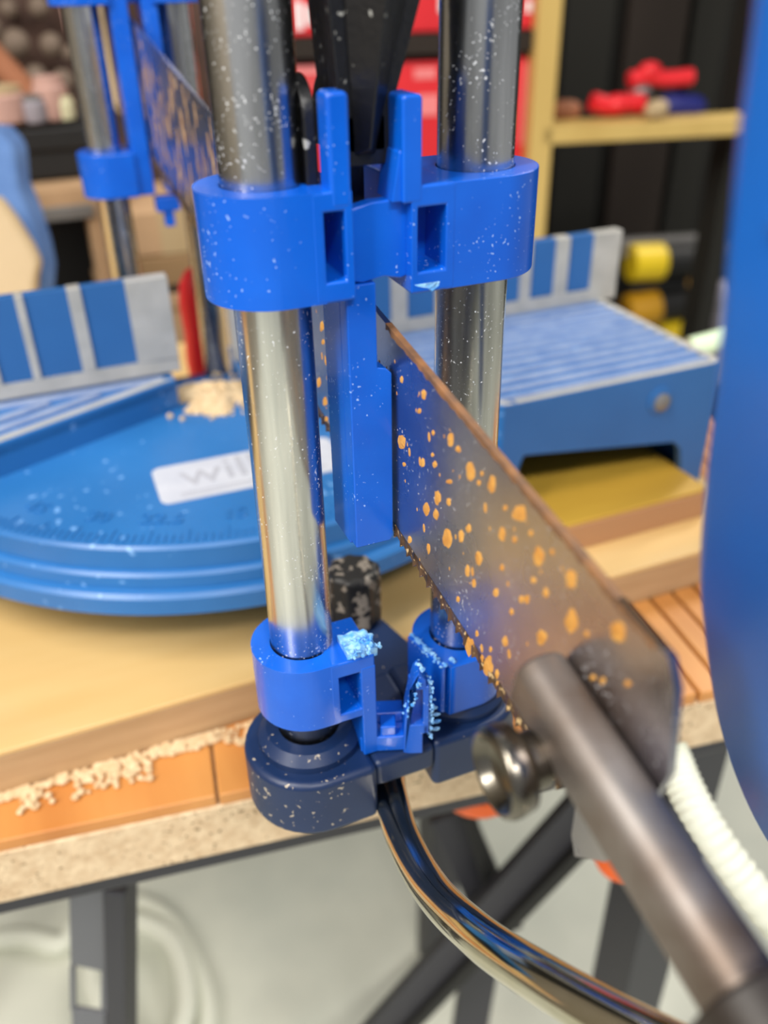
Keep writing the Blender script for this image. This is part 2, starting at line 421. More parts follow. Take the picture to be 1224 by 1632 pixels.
# wings: left and right platforms with ribs, skirts and fences
def wing(poly, name):
    return build(name, MB().prism(poly, 2, ZP - .006, ZP - .0012), M['basepaint'], saw, .0008)
lw = [(-.205, .0998), (-.0135, .183), (-.0135, .205), (-.205, .205)]
wL = wing(lw, 'wing')
rw = [(.205, .106), (.075, .106), (.0135, .182), (.0135, .205), (.205, .205)]
rwid = [(.1930, .1085), (.0935, .1085), (.0135, .181), (.0135, .205), (.1935, .205)]
wR = wing(rwid, 'wing')
# side wall of the left wing that borders the turntable
def wallseg(p, q, z0, z1, th=.003):
    p, q = Vector((p[0], p[1], 0)), Vector((q[0], q[1], 0)); t = (q - p).normalized(); n = Vector((-t.y, t.x, 0)) * th
    v = [p, q, q + n, p + n]; return MB().add([Vector((a.x, a.y, z)) for z in (z0, z1) for a in v], [(0, 1, 2, 3), (4, 7, 6, 5), (0, 4, 5, 1), (1, 5, 6, 2), (2, 6, 7, 3), (3, 7, 4, 0)])
build('side_wall', wallseg((-.205, .0998), (-.0135, .183), ZD - .012, ZP - .0002), M['basepaint'], saw, .0005)
build('side_wall', wallseg((.0135, .180), (.0925, .1065), ZD - .02, ZP - .0002), M['basepaint'], saw, .0005)
# front skirt of the right wing with an arch and the corner leg
YF = .1065
bl = on(1, YF, 836, 727); br = on(1, YF, 1086, 706); tipx = .1935
arch = [(.0925, ZP - .0002), (.0925, ZB), (.0955, ZB), (bl.x - .002, bl.z - .004), (bl.x, bl.z), (br.x - .004, br.z + .001), (br.x, br.z - .003), (br.x + .006, ZB), (tipx, ZB), (tipx, ZP - .0002)]
skirt = build('front_skirt', MB().prism(arch, 1, YF, YF + .004), M['fencepaint'], saw, .0006)
build('end_skirt', MB().box(tipx - .003, tipx, YF + .004, .205, ZB, ZP - .0002), M['fencepaint'], saw, .0005)
build('end_skirt', MB().box(-.205, -.202, .104, .205, ZB, ZP - .0002), M['basepaint'], saw, .0005)
build('rear_skirt', MB().box(-.205, -.0140, .2052, .209, ZB, ZP - .0002), M['basepaint'], saw, .0005)
build('rear_skirt', MB().box(.0140, tipx, .2052, .209, ZB, ZP - .0002), M['basepaint'], saw, .0005)
hc = on(1, YF, 1052, 638)
build('screw_socket', MB().lathe([(.0046, 0), (.0062, .0003), (.0062, .0008), (.0050, .0012)], (hc.x, YF + .0004, hc.z), (0, -1, 0), 24), M['fencepaint'], skirt)
build('screw', MB().lathe([(.0038, 0), (.0038, .0014), (.0026, .0022), (.0004, .0024)], (hc.x + .0004, YF, hc.z - .0006), (0, -1, 0), 20), M['grey'], skirt)
# raised aluminium ribs on the wings
def clip_x(poly, y):           # x-interval of a convex polygon at y
    xs = []
    for i in range(len(poly)):
        p, q = poly[i], poly[(i + 1) % len(poly)]
        if (p[1] - y) * (q[1] - y) <= 0 and abs(p[1] - q[1]) > 1e-9:
            xs.append(p[0] + (q[0] - p[0]) * (y - p[1]) / (q[1] - p[1]))
    return min(xs), max(xs)
def rib(p, q, wd, par):
    p, q = Vector((p[0], p[1], 0)), Vector((q[0], q[1], 0)); t = (q - p).normalized(); n = Vector((-t.y, t.x, 0)) * wd / 2
    v = [p - n, q - n, q + n, p + n]
    build('rib', MB().add([Vector((a.x, a.y, z)) for z in (ZP - .0014, ZP) for a in v], [(0, 1, 2, 3), (4, 7, 6, 5), (0, 4, 5, 1), (1, 5, 6, 2), (2, 6, 7, 3), (3, 7, 4, 0)]), M['ribalu'], par, .0003)
dl = Vector((.1915, .0832)).normalized(); nl = Vector((-dl.y, dl.x))
# left: ribs parallel to the fence near it, then ribs parallel to the oblique wall
for y in (.200, .193, .186):
    x0_, x1_ = clip_x(lw, min(y, .1819)); rib((x0_ + .001, y), (-.018, y), .0034, wL)
for k in range(0, 6):
    o_ = Vector((-.0135, .183)) + nl * (.0036 + .0075 * k)
    p_ = o_ - dl * .20; q_ = o_ + dl * 0.0
    if q_.y > .182: q_ = o_ + dl * ((.182 - o_.y) / dl.y)
    if p_.y < .108: p_ = o_ + dl * ((.108 - o_.y) / dl.y)
    if p_.x < -.203: p_ = o_ + dl * ((-.203 - o_.x) / dl.x)
    if q_.y - p_.y > .01: rib(p_, q_, .0036, wL)
for k in range(13):
    y = .1125 + .0072 * k
    x0_, x1_ = clip_x(rwid, min(y, .1799)); x0_ = max(x0_, .0145)
    rib((x0_ + .003, y), (.190, y - .0), .0030, wR)
build('rim_strip', MB().box(.098, .1935, .1068, .1095, ZP - .0014, ZP + .0001), M['alu'], wR, .0003)
build('rim_strip', MB().box(.1900, .1935, .1096, .2050, ZP - .0014, ZP + .0001), M['alu'], wR, .0003)
build('rim_strip', MB().prism([(.0935, .1070), (.0975, .1070), (.0180, .1810), (.0150, .1795)], 2, ZP - .0014, ZP + .0001), M['alu'], wR, .0003)
build('rim_strip', MB().prism([(-.2040, .1006), (-.2040, .1046), (-.0200, .1845), (-.0145, .1835)], 2, ZP - .0014, ZP + .0001), M['alu'], wL, .0003)

def fence(x0, x1, y, z0, z1, recess, tilt, name='fence'):
    # a cast fence: bare silver face with painted recessed panels
    th = .006; fb = MB()
    xs = sorted([x0, x1] + [a for r_ in recess for a in r_[:2]])
    rz0, rz1 = z0 + .006, z1 + .0005
    fb.box(x0, x1, y + .0018, y + th - .0005, z0, rz0)
    fb.box(x0, x1, y, y + .0019, z0, rz0)
    prev = x0
    for a, b in recess:
        fb.box(prev, a, y, y + th, rz0, z1); prev = b
    fb.box(prev, x1, y, y + th, rz0, z1)
    f_ = build(name, fb, M['alu'], saw, .0003)
    for a, b in recess:
        if b - a > .004:
            build('recess_panel', MB().prism([(a, rz0), (b, rz0), (b, z1 - .0002), (a, z1 - .0002)], 1, y + .0009, y + th - .0003), M['fencepaint'], f_, .0001)
    return f_
YN = .190
def fx(px, z): 
    p = on(1, YN, px, 500); return p.x
ztop = .078
def fxat(px, py): return on(1, YN, px, py).x
Lr = [(fxat(-95, 560), fxat(-40, 560)), (fxat(-15, 540), fxat(38, 540)), (fxat(52, 540), fxat(122, 540)), (fxat(142, 530), fxat(212, 530))]
fence(-.150, on(1, YN, 278, 520).x, YN, ZP, on(1, YN, 262, 441).z, [(-.146, -.128), (-.120, -.104)] + Lr[1:] if Lr[1][0] > -.10 else Lr, 0)
Rr = [(fxat(575, 480), fxat(624, 480)), (fxat(650, 480), fxat(694, 480)), (fxat(722, 470), fxat(762, 470)), (fxat(790, 470), fxat(828, 470)), (fxat(847, 440), fxat(884, 440)), (fxat(905, 440), fxat(942, 440))]
fence(.0125, on(1, YN, 984, 440).x, YN, ZP, on(1, YN, 975, 369).z, Rr, 0)

# arm that carries the front rods, feet, rods
arm = MB().prism([(-.012, .010), (.020, .010), (.012, .045), (.009, .125), (-.009, .125), (-.011, .045)], 2, .0070, .0203)
build('arm', arm, M['navy'], saw, .001)
foot = MB()
def stad(cx_, r, side, xin, n=20):   # half circle on one side, flat to xin
    pts = []
    for i in range(n + 1):
        a = R_(90 + 180 * i / n) if side < 0 else R_(-90 + 180 * i / n)
        pts.append((cx_ + r * math.cos(a), r * math.sin(a)))
    if side < 0: pts += [(xin, -r), (xin, r)]
    else: pts += [(xin, r), (xin, -r)]
    return pts
RF = .0162
foot.prism(stad(-.02, RF, -1, -.0085), 2, .004, .0215)
foot.prism(stad(.02, RF - .001, 1, .0065), 2, .006, .0215)
foot.box(-.009, .007, -RF + .001, RF - .002, .0130, .0213)
ft = build('foot_block', foot, M['navy'], saw, .0018, 3)
for sx in (-1, 1):
    build('socket_ring', MB().lathe([(.0125, 0), (.0125, .0022), (.0105, .0045), (.0074, .0045), (.0074, 0)], (sx * .02, 0, .0212), (0, 0, 1), 48), M['navy'], ft)
for sx in (-1, 1):
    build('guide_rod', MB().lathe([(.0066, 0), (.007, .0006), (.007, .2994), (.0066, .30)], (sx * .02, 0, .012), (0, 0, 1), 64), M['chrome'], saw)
RY, RX = .256, .018
for sx in (-1, 1):
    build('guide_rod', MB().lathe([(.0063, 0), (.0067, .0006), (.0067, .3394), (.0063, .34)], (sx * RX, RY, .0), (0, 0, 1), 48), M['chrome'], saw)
build('rear_bracket', MB().box(-.03, .03, .209, RY + .015, -.004, .006), M['navy'], saw, .002)
# mitre lock lever under the arm
kb = on(2, .0203, 566, 985)
kn = MB(); kp = []
for i in range(40):
    a = 2 * math.pi * i / 40; kp.append((kb.x + .0076 * math.cos(a) * (1 + .05 * math.cos(9 * a)), kb.y + .0076 * math.sin(a) * (1 + .05 * math.cos(9 * a))))
kn.prism(kp, 2, .0203, .0385)
kl = build('lock_knob', kn, M['knob'], saw, .0025, 3)
tag(kl, 'black dusty ridged locking knob')
# chrome support bar plugged in beneath the foot
cp = [(.002, .03, .0085), atd(615, 1225, .226), atd(622, 1262, .219), atd(642, 1335, .206), atd(688, 1418, .187), atd(760, 1490, .163), atd(860, 1558, .144), atd(990, 1633, .129), atd(1130, 1705, .118)]
sb = build('support_bar', MB().tube(spline(cp, 12), .0041, 28), M['bent'], saw)
tag(sb, 'bent chrome bar')

# ------------------------------------------------------------------ upper blade guide (broken off)
def half_collar(side, xin, R=.0115, n=28):
    return stad(side * .02, R, side, xin, n)
YA, YZ = -.0115, .0115
gu = empty('blade_guide', (0, 0, .133), 'upper broken blue plastic blade guide clipped across both front rods', 'blade guide', None)
zb0, zb1 = .1326, .1508
build('collar', MB().ring((-.02, 0), half_collar(-1, -.0134), .0072, zb0, zb1), M['blue'], gu, .0007, 3)
build('collar', MB().ring((.02, 0), half_collar(1, .0087), .0072, zb0 - .0006, zb1 - .0006), M['blue'], gu, .0007, 3)
E_ = .00007
cr = MB().frame(-.0152, -.0082, zb0 - E_, zb1 + E_, -.0135, -.0097, .1362, .1475, YA - E_, YZ + E_)
cr.box(-.0140, -.0092, -.001, YZ - .001, .1350, .1490)
build('left_arm', cr, M['blue'], gu, .0005, 3)
cr = MB().frame(.0022, .0104, zb0 - .0006 - E_, zb1 - .0006 + E_, .0034, .0088, .1358, .1466, YA - E_, YZ + E_)
cr.box(.0030, .0094, -.003, YZ - .001, .1345, .1480)
build('right_arm', cr, M['blue'], gu, .0005, 3)
web = [(-.0083, .1350), (-.006, .1345), (-.002, .1351), (.001, .1344), (.0026, .1348), (.0026, .1478), (.0010, .1480), (-.0040, .1479), (-.0066, .1474), (-.0083, .1470)]
build('web', MB().prism(web, 1, YA + .0022, YA + .0052), M['blue'], gu, .0004)
build('torn_lip', MB().prism([(.0022, .1338), (.0078, .1338), (.0076, .1328), (.0062, .1319), (.0052, .1326), (.0034, .1331)], 1, YA - .0001, YA + .002), M['torn'], gu, .0002)
def prong(x0, x1, y0, y1, z0, z1, r):
    n = 8; pts = [(x0, z0), (x1, z0)]
    for i in range(n + 1):
        a = R_(90 * i / n); pts.append((x1 - r + r * math.cos(a), z1 - r + r * math.sin(a)))
    for i in range(n + 1):
        a = R_(90 + 90 * i / n); pts.append((x0 + r + r * math.cos(a), z1 - r + r * math.sin(a)))
    return MB().prism(pts, 1, y0, y1)
build('prong', prong(-.0120, -.0083, YA - .00016, -.0066, .1480, .1652, .0010), M['blue'], gu, .0007, 3)
build('prong', prong(.0006, .0042, YA - .00016, -.0040, .1475, .1640, .0008), M['blue'], gu, .0005, 2)
build('gusset', MB().prism([(-.0010, .1478), (.0010, .1478), (.0010, .1560), (.0003, .1555)], 1, YA + .0006, -.004), M['blue'], gu, .0002)
# hanging bar: outer face to the left, dust-speckled face towards the viewer
bar = MB()
bar.prism([(-.0094, .080), (-.0018, .0800), (-.0012, .0812), (-.0010, .1170), (-.0022, .1182), (-.0038, .1186), (-.0038, .1345), (-.0094, .1345)], 1, -.0098, -.0060)
bar.box(-.0094, -.0062, -.0062, .0035, .0790, .1345)
build('guide_bar', bar, M['blue'], gu, .0003)
# black lever, lug and rivet
lev = MB()
LB = [(-.0072, .1530), (.0002, .1530), (.0022, .1640), (.0128, .1960), (.0200, .2250), (-.0125, .2250), (-.0105, .1960), (-.0082, .1660)]
lev.prism(LB, 1, -.0060, .004)
# raised front faces with a central ridge
rz = [(-.0055, .1548, -.0062), (-.0020, .1548, -.0062), (-.0062, .170, -.0064), (.0012, .168, -.0064), (-.0085, .2248, -.0064), (.0170, .2248, -.0064), (-.0036, .1560, -.0085), (-.0030, .1690, -.0115), (.0030, .2248, -.0190)]
lev.add([Vector((a, c, b)) for a, b, c in rz], [(0, 2, 7, 6), (6, 7, 3, 1), (2, 4, 8, 7), (7, 8, 5, 3), (0, 6, 1), (4, 5, 8)])
lv = build('lever', lev, M['black'], gu, .0004)
tag(lv, 'black plastic lever')
lug = []
for i in range(17):
    a = R_(180 * i / 16); lug.append((.0005 + .0065 * math.cos(a), .1605 + .0065 * math.sin(a)))
lug += [(-.006, .1500), (.007, .1500)]
build('lug', MB().prism(lug, 0, -.0140, -.0118), M['black'], gu, .0004)
build('lug', MB().prism(lug[:17] + [(-.006, .1550), (.007, .1550)], 0, -.0082, .0002), M['black'], gu, .0004)
build('catch', MB().box(-.0040, -.0014, .0005, .0045, .1455, .1550), M['black'], gu, .0003)
build('rivet', MB().lathe([(.0042, 0), (.0040, .0011), (.0031, .0023), (.0015, .0030), (.0002, .0031)], (-.0140, .0010, .1585), (-1, 0, 0), 28), M['black'], gu)
gu2 = bpy.data.objects['rivet']

# ------------------------------------------------------------------ lower broken guide: left piece
gl = empty('blade_guide', (-.02, 0, .0345), 'broken lower left piece of blue blade guide with torn pale top corner', 'blade guide')
z0, z1 = .0345, .0520
build('collar', MB().ring((-.02, 0), half_collar(-1, -.0155), .0072, z0, z1), M['blue'], gl, .0007, 3)
wgb = MB().frame(-.0172, -.0068, z0 - E_, z1 + E_, -.0155, -.0104, z0 + .0024, z1 - .0042, YA - E_, .0030)
wgb.box(-.0162, -.0098, -.001, .0026, z0 + .001, z1 - .001)
build('wing_plate', wgb, M['blue'], gl, .0005, 3)
build('stub_bar', MB().box(-.0103, -.0067, YA - .0002, -.0030, .0215, z1 - .0030), M['blue'], gl, .0004)
torn = MB(); random.seed(3)
def crumbs(mb, pts, n, r, jit):
    for _ in range(n):
        a = random.choice(pts); c = Vector(a) + Vector((random.uniform(-1, 1) * jit[0], random.uniform(-1, 1) * jit[1], random.uniform(-1, 1) * jit[2]))
        rr = r * random.uniform(.5, 1.2); T = Matrix.Rotation(random.uniform(0, 6), 3, 'Z') @ Matrix.Rotation(random.uniform(0, 3), 3, 'X')
        mb.sphere(c, rr, 6, 4, (1, random.uniform(.5, 1), random.uniform(.4, .9)), T)
build('torn_corner', MB().prism([(-.0128, z1 - .001), (-.0060, z1 - .001), (-.0058, z1 + .0010), (-.0066, z1 + .0017), (-.0078, z1 + .0013), (-.0094, z1 + .0020), (-.0112, z1 + .0014), (-.0124, z1 + .0018), (-.0130, z1 + .002)], 1, -.0112, -.0040), M['torn'], gl, .0003)
crumbs(torn, [(-.0122 + .0009 * i, -.0114, z1 + .0010 + .0009 * (i % 3)) for i in range(8)] + [(-.0122 + .0009 * i, -.0075, z1 + .0017) for i in range(8)], 110, .0006, (.0006, .0008, .0006))
o = build('torn_fringe', torn, M['torn'], gl); o['kind'] = 'stuff'
# bridge and right stub, twisted towards the viewer by the break
TW = Matrix.Translation((-.0070, -.0090, 0)) @ Matrix.Rotation(R_(-20), 4, 'Z')
br_ = MB()
br_.box(-.0030, .0075, -.0025, .0025, .0215, .0262, TW)
br_.box(-.0030, .0075, .0025, .0070, .0215, .0290, TW)
build('bridge', br_, M['blue'], gl, .0004)
build('boss', MB().box(.0018, .0056, -.0020, .0024, .0255, .0290, TW), M['blue'], gl, .0004)
build('peg', MB().box(.0006, .0042, -.0020, .0020, .0165, .0222, TW), M['blue'], gl, .0004)
st = MB()
st.prism([(.0072, .0205), (.0118, .0205), (.0118, .0270), (.0132, .0275), (.0132, .0300), (.0090, .0300), (.0090, .0410), (.0126, .0410), (.0124, .0440), (.0108, .0462), (.0098, .0450), (.0086, .0400), (.0078, .0350), (.0074, .0300)], 1, -.0028, .0022, TW)
st.box(.0088, .0130, .0008, .0022, .0292, .0420, TW)
st.box(.0118, .0132, -.0028, .0022, .0272, .0420, TW)
build('stub', st, M['blue'], gl, .0003)
tf = MB()
crumbs(tf, [TW @ Vector((.0078 + .0005 * i, -.0028, .034 + .0016 * i)) for i in range(7)] + [TW @ Vector((.0134, -.0012, .0255 + .0014 * i)) for i in range(13)] + [TW @ Vector((.0112, 0, .0460))] * 4, 150, .00048, (.0004, .0018, .0008))
for k in range(9):       # curled shreds
    s0 = TW @ Vector((.0136, -.001, .026 + .0012 * k)); L_ = random.uniform(.001, .0032)
    pts = [s0 + Vector((L_ * t, -.0004 * t, -.0012 * math.sin(2.4 * t) * (1 if k % 2 else -.6))) for t in (0, .35, .7, 1)]
    tf.tube(spline(pts, 3), .00022, 6)
o = build('torn_fringe', tf, M['torn'], gl); o['kind'] = 'stuff'

# right piece lying on its socket
gr = empty('blade_guide', (.02, 0, .0255), 'broken lower right collar of blue blade guide resting on the navy foot', 'blade guide')
z0, z1 = .0257, .0408
def tilt(c, ax, ang):
    return Matrix.Translation(c) @ Matrix.Rotation(R_(ang), 4, ax) @ Matrix.Translation(-Vector(c))
build('collar', MB().ring((.02, 0), [p for p in half_collar(1, .0125) if p[0] > .0126] + [(.02 + .0115 * math.cos(R_(a_)), .0115 * math.sin(R_(a_))) for a_ in range(95, 215, 8)] + [(.0112, -.0090), (.0122, -.0115)], .0072, z0, z1), M['blue'], gr, .0006, 3)
build('split_wall', MB().prism([(.0100, -.0108), (.0109, -.0114), (.0083, .0020), (.0070, .0020)], 2, z0 + .001, z1 + .0012), M['blue'], gr, .0003)
tf = MB(); crumbs(tf, [(.0104 - .00018 * i, -.0108 + .0010 * i, z1 + .0010) for i in range(13)] + [(.0135, -.0095, z1)] * 3, 110, .0006, (.0006, .0008, .0007))
o = build('torn_fringe', tf, M['torn'], gr); o['kind'] = 'stuff'

# ------------------------------------------------------------------ rear guide, whole
gq = empty('blade_guide', (0, RY, .098), 'whole blue blade guide on the pair of rear rods, upper left', 'blade guide')
def hc2(side, xin): return [(p[0] * RX / .02 if False else p[0] - side * (.02 - RX), p[1] + RY) for p in half_collar(side, xin + side * (.02 - RX))]
for za, zb in ((.0990, .1165), (.1690, .1865)):
    build('collar', MB().ring((-RX, RY), hc2(-1, -.0080), .0069, za, zb), M['blue'], gq, .0007)
    if za > .15: build('collar', MB().ring((RX, RY), hc2(1, .0080), .0069, za, zb), M['blue'], gq, .0007)
    else: build('collar', MB().ring((RX, RY), hc2(1, .0100), .0069, za, zb), M['blue'], gq, .0007)
build('guide_bar', MB().box(-.0082, -.0012, RY - .0098, RY + .004, .0990, .1865), M['blue'], gq, .0006)
build('guide_bar', MB().box(.0040, .0102, RY - .0098, RY + .004, .0990, .1865), M['blue'], gq, .0006)
build('web', MB().box(-.0090, .0090, RY + .004, RY + .008, .1690, .1850), M['blue'], gq, .0005)
build('bridge', MB().box(-.0015, .0085, RY - .0098, RY - .003, .0915, .0975), M['blue'], gq, .0005)
build('peg', MB().box(.0015, .0055, RY - .009, RY - .004, .0850, .0925), M['blue'], gq, .0005)

# ------------------------------------------------------------------ hand saw: blade, tension bar, bolt, handle
hs = empty('frame_saw', (0, 0, .08), 'frame saw with rust-spotted blade, steel tension bar and blue handle', 'saw')
TX = .00055
def ztop_(y): return .1262 + .152 * y
def zbot_(y): return .0812 + .128 * y
bl_ = MB(); Y0, Y1 = -.078, .33
n = 90; band = .0034
cols = [Y0 + (Y1 - Y0) * i / n for i in range(n + 1)]
vs = []; fs = []
for y in cols:
    for x in (-TX, TX): vs += [Vector((x, y, zbot_(y) + band)), Vector((x, y, ztop_(y)))]
for i in range(n):
    a, b = 4 * i, 4 * (i + 1)
    fs += [(a, b, b + 1, a + 1), (a + 2, a + 3, b + 3, b + 2), (a + 1, b + 1, b + 3, a + 3), (a, a + 2, b + 2, b)]
fs += [(4 * n, 4 * n + 2, 4 * n + 3, 4 * n + 1)]
bl_.add(vs, fs)
bl_.prism([(Y0, ztop_(Y0)), (-.0905, ztop_(-.0905) + .0005), (-.0925, .1095), (-.0942, .0970), (-.0890, .0760), (-.0862, .0702), (-.0795, .0632), (Y0, .0665)], 0, -TX, TX)
blade = build('blade', bl_, M['blade'], hs, weld=True)
tag(blade, 'dark steel saw blade spotted with orange rust')
tb = MB(); pitch = .0016; nt_ = int((Y1 + .074) / pitch); vs = []; fs = []
for i in range(nt_ * 2 + 1):
    y = -.074 + i * pitch / 2; zl = zbot_(y) + (0 if i % 2 else .0011); off = .00035 * (1 if (i // 2) % 2 else -1) if i % 2 else 0
    vs += [Vector((-TX + off, y, zl)), Vector((TX + off, y, zl)), Vector((-TX * 1.05, y, zbot_(y) + band)), Vector((TX * 1.05, y, zbot_(y) + band))]
for i in range(nt_ * 2):
    a, b = 4 * i, 4 * (i + 1)
    fs += [(a, b, b + 2, a + 2), (a + 1, a + 3, b + 3, b + 1), (a, a + 1, b + 1, b)]
tb.add(vs, fs)
build('tooth_strip', tb, M['tooth'], blade, angle=20, weld=False)
re_ = MB(); vs = []; fs = []; ys = [-.088 + .082 * i / 60 for i in range(61)]
for i, y in enumerate(ys):
    hgt = .0005 + .0005 * abs(math.sin(i * 1.7)) + .0004 * random.random()
    for x in (-TX - .00006, TX + .00006): vs += [Vector((x, y, ztop_(y) - hgt)), Vector((x, y, ztop_(y) + .00008))]
for i in range(60):
    a, b = 4 * i, 4 * (i + 1); fs += [(a, b, b + 1, a + 1), (a + 2, a + 3, b + 3, b + 2), (a + 1, b + 1, b + 3, a + 3)]
re_.add(vs, fs); build('rusty_edge', re_, M['rustedge'], blade)
# rust blisters, placed where the photograph shows them (px, py, half-width, half-height)
SP = [(640, 704, 7, 13), (675, 628, 5, 9), (750, 752, 8, 16), (784, 772, 7, 15), (828, 818, 13, 16), (858, 888, 10, 17), (910, 922, 10, 18), (911, 990, 12, 20),
      (697, 793, 6, 12), (695, 820, 5, 10), (680, 812, 6, 12), (715, 800, 4, 7), (713, 858, 8, 16), (735, 853, 5, 9), (747, 842, 5, 8), (763, 890, 6, 12), (718, 700, 6, 12),
      (730, 716, 5, 6), (716, 768, 6, 4), (763, 770, 4, 5), (800, 852, 6, 12), (820, 860, 4, 6), (863, 1016, 9, 14), (840, 955, 5, 8), (870, 945, 5, 9), (749, 1030, 8, 16),
      (778, 1062, 8, 19), (792, 1074, 4, 9), (793, 1090, 3, 6), (805, 1022, 5, 10), (850, 925, 5, 6), (790, 945, 5, 9), (831, 955, 5, 7), (985, 1008, 14, 18), (745, 910, 4, 10),
      (755, 930, 4, 8), (693, 740, 4, 6), (674, 738, 4, 8), (690, 690, 3, 5), (668, 655, 4, 5), (640, 605, 3, 6), (689, 725, 3, 4), (653, 860, 4, 6), (683, 874, 3, 10), (735, 860, 4, 6),
      (768, 1050, 4, 7), (760, 1010, 3, 6), (876, 815, 4, 5), (768, 755, 3, 5), (644, 740, 3, 4), (782, 1035, 3, 5), (815, 975, 4, 6), (800, 905, 4, 6), (730, 955, 3, 5),
      (513, 520, 4, 9), (522, 575, 5, 10), (508, 610, 4, 9), (518, 640, 4, 8), (511, 690, 4, 10), (530, 650, 3, 6), (524, 690, 3, 6), (515, 545, 3, 5), (520, 668, 3, 5), (776, 1082, 4, 6), (805, 810, 4, 5), (846, 850, 4, 6), (880, 880, 4, 6), (935, 1010, 5, 6), (960, 1085, 5, 6), (1000, 1090, 6, 6), (945, 1080, 5, 5)]
rs = MB(); random.seed(11)
for (px_, py_, a_, b_) in SP:
    c = on(0, -TX, px_, py_); e1 = on(0, -TX, px_ + a_, py_) - c; e2 = on(0, -TX, px_, py_ + b_) - c
    if not (zbot_(c.y) + .001 < c.z < ztop_(c.y) - .0003): 
        if c.y > -.078: continue
    k = 14; vs = [c + Vector((-.00012, 0, 0))]; jit = [random.uniform(.8, 1.15) for _ in range(k)]
    for rr, dx in ((.6, -.0001), (1.0, .00002)):
        for i in range(k):
            t = 2 * math.pi * i / k; vs.append(c + e1 * (math.cos(t) * rr * jit[i]) + e2 * (math.sin(t) * rr * jit[i]) + Vector((dx, 0, 0)))
    fs = [(0, 1 + i, 1 + (i + 1) % k) for i in range(k)] + [(1 + i, 1 + k + i, 1 + k + (i + 1) % k, 1 + (i + 1) % k) for i in range(k)]
    rs.add(vs, fs)
for _ in range(130):
    y = random.uniform(-.075, .15); z = random.uniform(zbot_(y) + .002, ztop_(y) - .001); r_ = random.choice((.0002, .0003, .0003, .0004, .0007))
    k = 8; c = Vector((-TX, y, z)); vs = [c + Vector((-.00005, 0, 0))] + [c + Vector((0, r_ * .8 * math.cos(2 * math.pi * i / k), r_ * 1.4 * math.sin(2 * math.pi * i / k))) for i in range(k)]
    rs.add(vs, [(0, 1 + i, 1 + (i + 1) % k) for i in range(k)])
o = build('rust_spots', rs, M['rust'], blade, weld=False); o['kind'] = 'stuff'
ts = MB(); random.seed(21)
for _ in range(150):
    y = random.uniform(.085, .30); z = random.uniform(zbot_(y) + .006, ztop_(y) - .002); a_ = random.uniform(.0008, .0026); b_ = random.uniform(.002, .0085)
    k = 10; c = Vector((-TX, y, z)); vs = [c + Vector((-.00008, 0, 0))] + [c + Vector((.00002, a_ * math.cos(2 * math.pi * i / k) * random.uniform(.7, 1.2), max(-(z - zbot_(y) - .0036), min(ztop_(y) - z - .0004, b_ * math.sin(2 * math.pi * i / k))))) for i in range(k)]
    ts.add(vs, [(0, 1 + i, 1 + (i + 1) % k) for i in range(k)])
o = build('tan_streaks', ts, M['streak'], blade, weld=False); o['kind'] = 'stuff'
# tension bar (two cheeks gripping the blade) running to the grip
ub = Vector((0, -1, -.20)).normalized(); vb = Vector((0, -.20, 1)).normalized()
def barmb(s0, s1, x0, x1, h0, h1, rnd):
    o_ = Vector((0, -.0690, .0880)); pts = []
    r = min(rnd, (x1 - x0) * .49, (h1 - h0) * .49); sec = rrect(x1 - x0, h1 - h0, r, 6); mb = MB()
    vs = []
    for s_ in (s0, s1):
        for a, b in sec: vs.append(o_ + ub * s_ + Vector(((x0 + x1) / 2 + a, 0, 0)) + vb * ((h0 + h1) / 2 + b))
    n_ = len(sec)
    return mb.add(vs, [tuple(range(n_))[::-1], tuple(range(n_, 2 * n_))] + [(i, (i + 1) % n_, n_ + (i + 1) % n_, n_ + i) for i in range(n_)])
tb_ = build('tension_bar', barmb(0, .052, -.0088, -.0006, .0012, .0122, .0036), M['bar'], hs, .0008, 3)
build('tension_bar', barmb(.002, .020, .0006, .0040, .0010, .0115, .002), M['bar'], hs, .0006)
build('grip', barmb(.0455, .095, -.0120, .012, -.0060, .0160, .006), M['grip'], hs, .0008)
bc = Vector((0, -.0785, .0876))
build('bolt', MB().lathe([(.0042, 0), (.0042, .0024), (.0050, .0026), (.0062, .0034), (.0064, .0044), (.0066, .0054), (.0066, .0064), (.0062, .0072), (.0056, .0074), (.0050, .0070), (.0046, .0056), (.0030, .0048), (.0002, .0046)], (-.0086, bc.y, bc.z), (-1, 0, 0), 48), M['bolt'], hs, angle=50)
hpx = [(1224, -80), (1213, 40), (1188, 240), (1160, 560), (1141, 720), (1127, 880), (1131, 980), (1150, 1120), (1180, 1220), (1224, 1310), (1290, 1400)]
hpx = spline([Vector((a, b, 0)) for a, b in hpx], 5); rows = []
def hx(py_): return .0 + .042 * max(0, (py_ - 520) / 800) ** 1.5 + .003 * max(0, (420 - py_) / 420)
for q in hpx:
    x_ = hx(q.y); p = on(0, x_ + .003, q.x, q.y); rows.append((p, x_))
hm = MB(); vs = []; k = 9
for p, x_ in rows:
    # section from the rounded rear edge to the flat flank and the far side
    sec = [(0.004, .026), (0.0005, .0225), (0, .016), (0, .003), (-.0008, .0012), (-.0030, 0.0), (-.02, -.0004), (-.055, -.0004), (-.055, .026)]
    for dy, dx in sec: vs.append(Vector((x_ + dx if dx < .02 else max(.028, x_ + .02), p.y + dy, p.z)))
fs = [(i * k + j, i * k + (j + 1) % k, (i + 1) * k + (j + 1) % k, (i + 1) * k + j) for i in range(len(rows) - 1) for j in range(k)]
fs += [tuple(range(k))[::-1], tuple((len(rows) - 1) * k + j for j in range(k))]
hm.add(vs, fs)
hd = build('handle', hm, M['handle'], hs, angle=60)
pb_ = on(0, -.0003, 1190, 335)
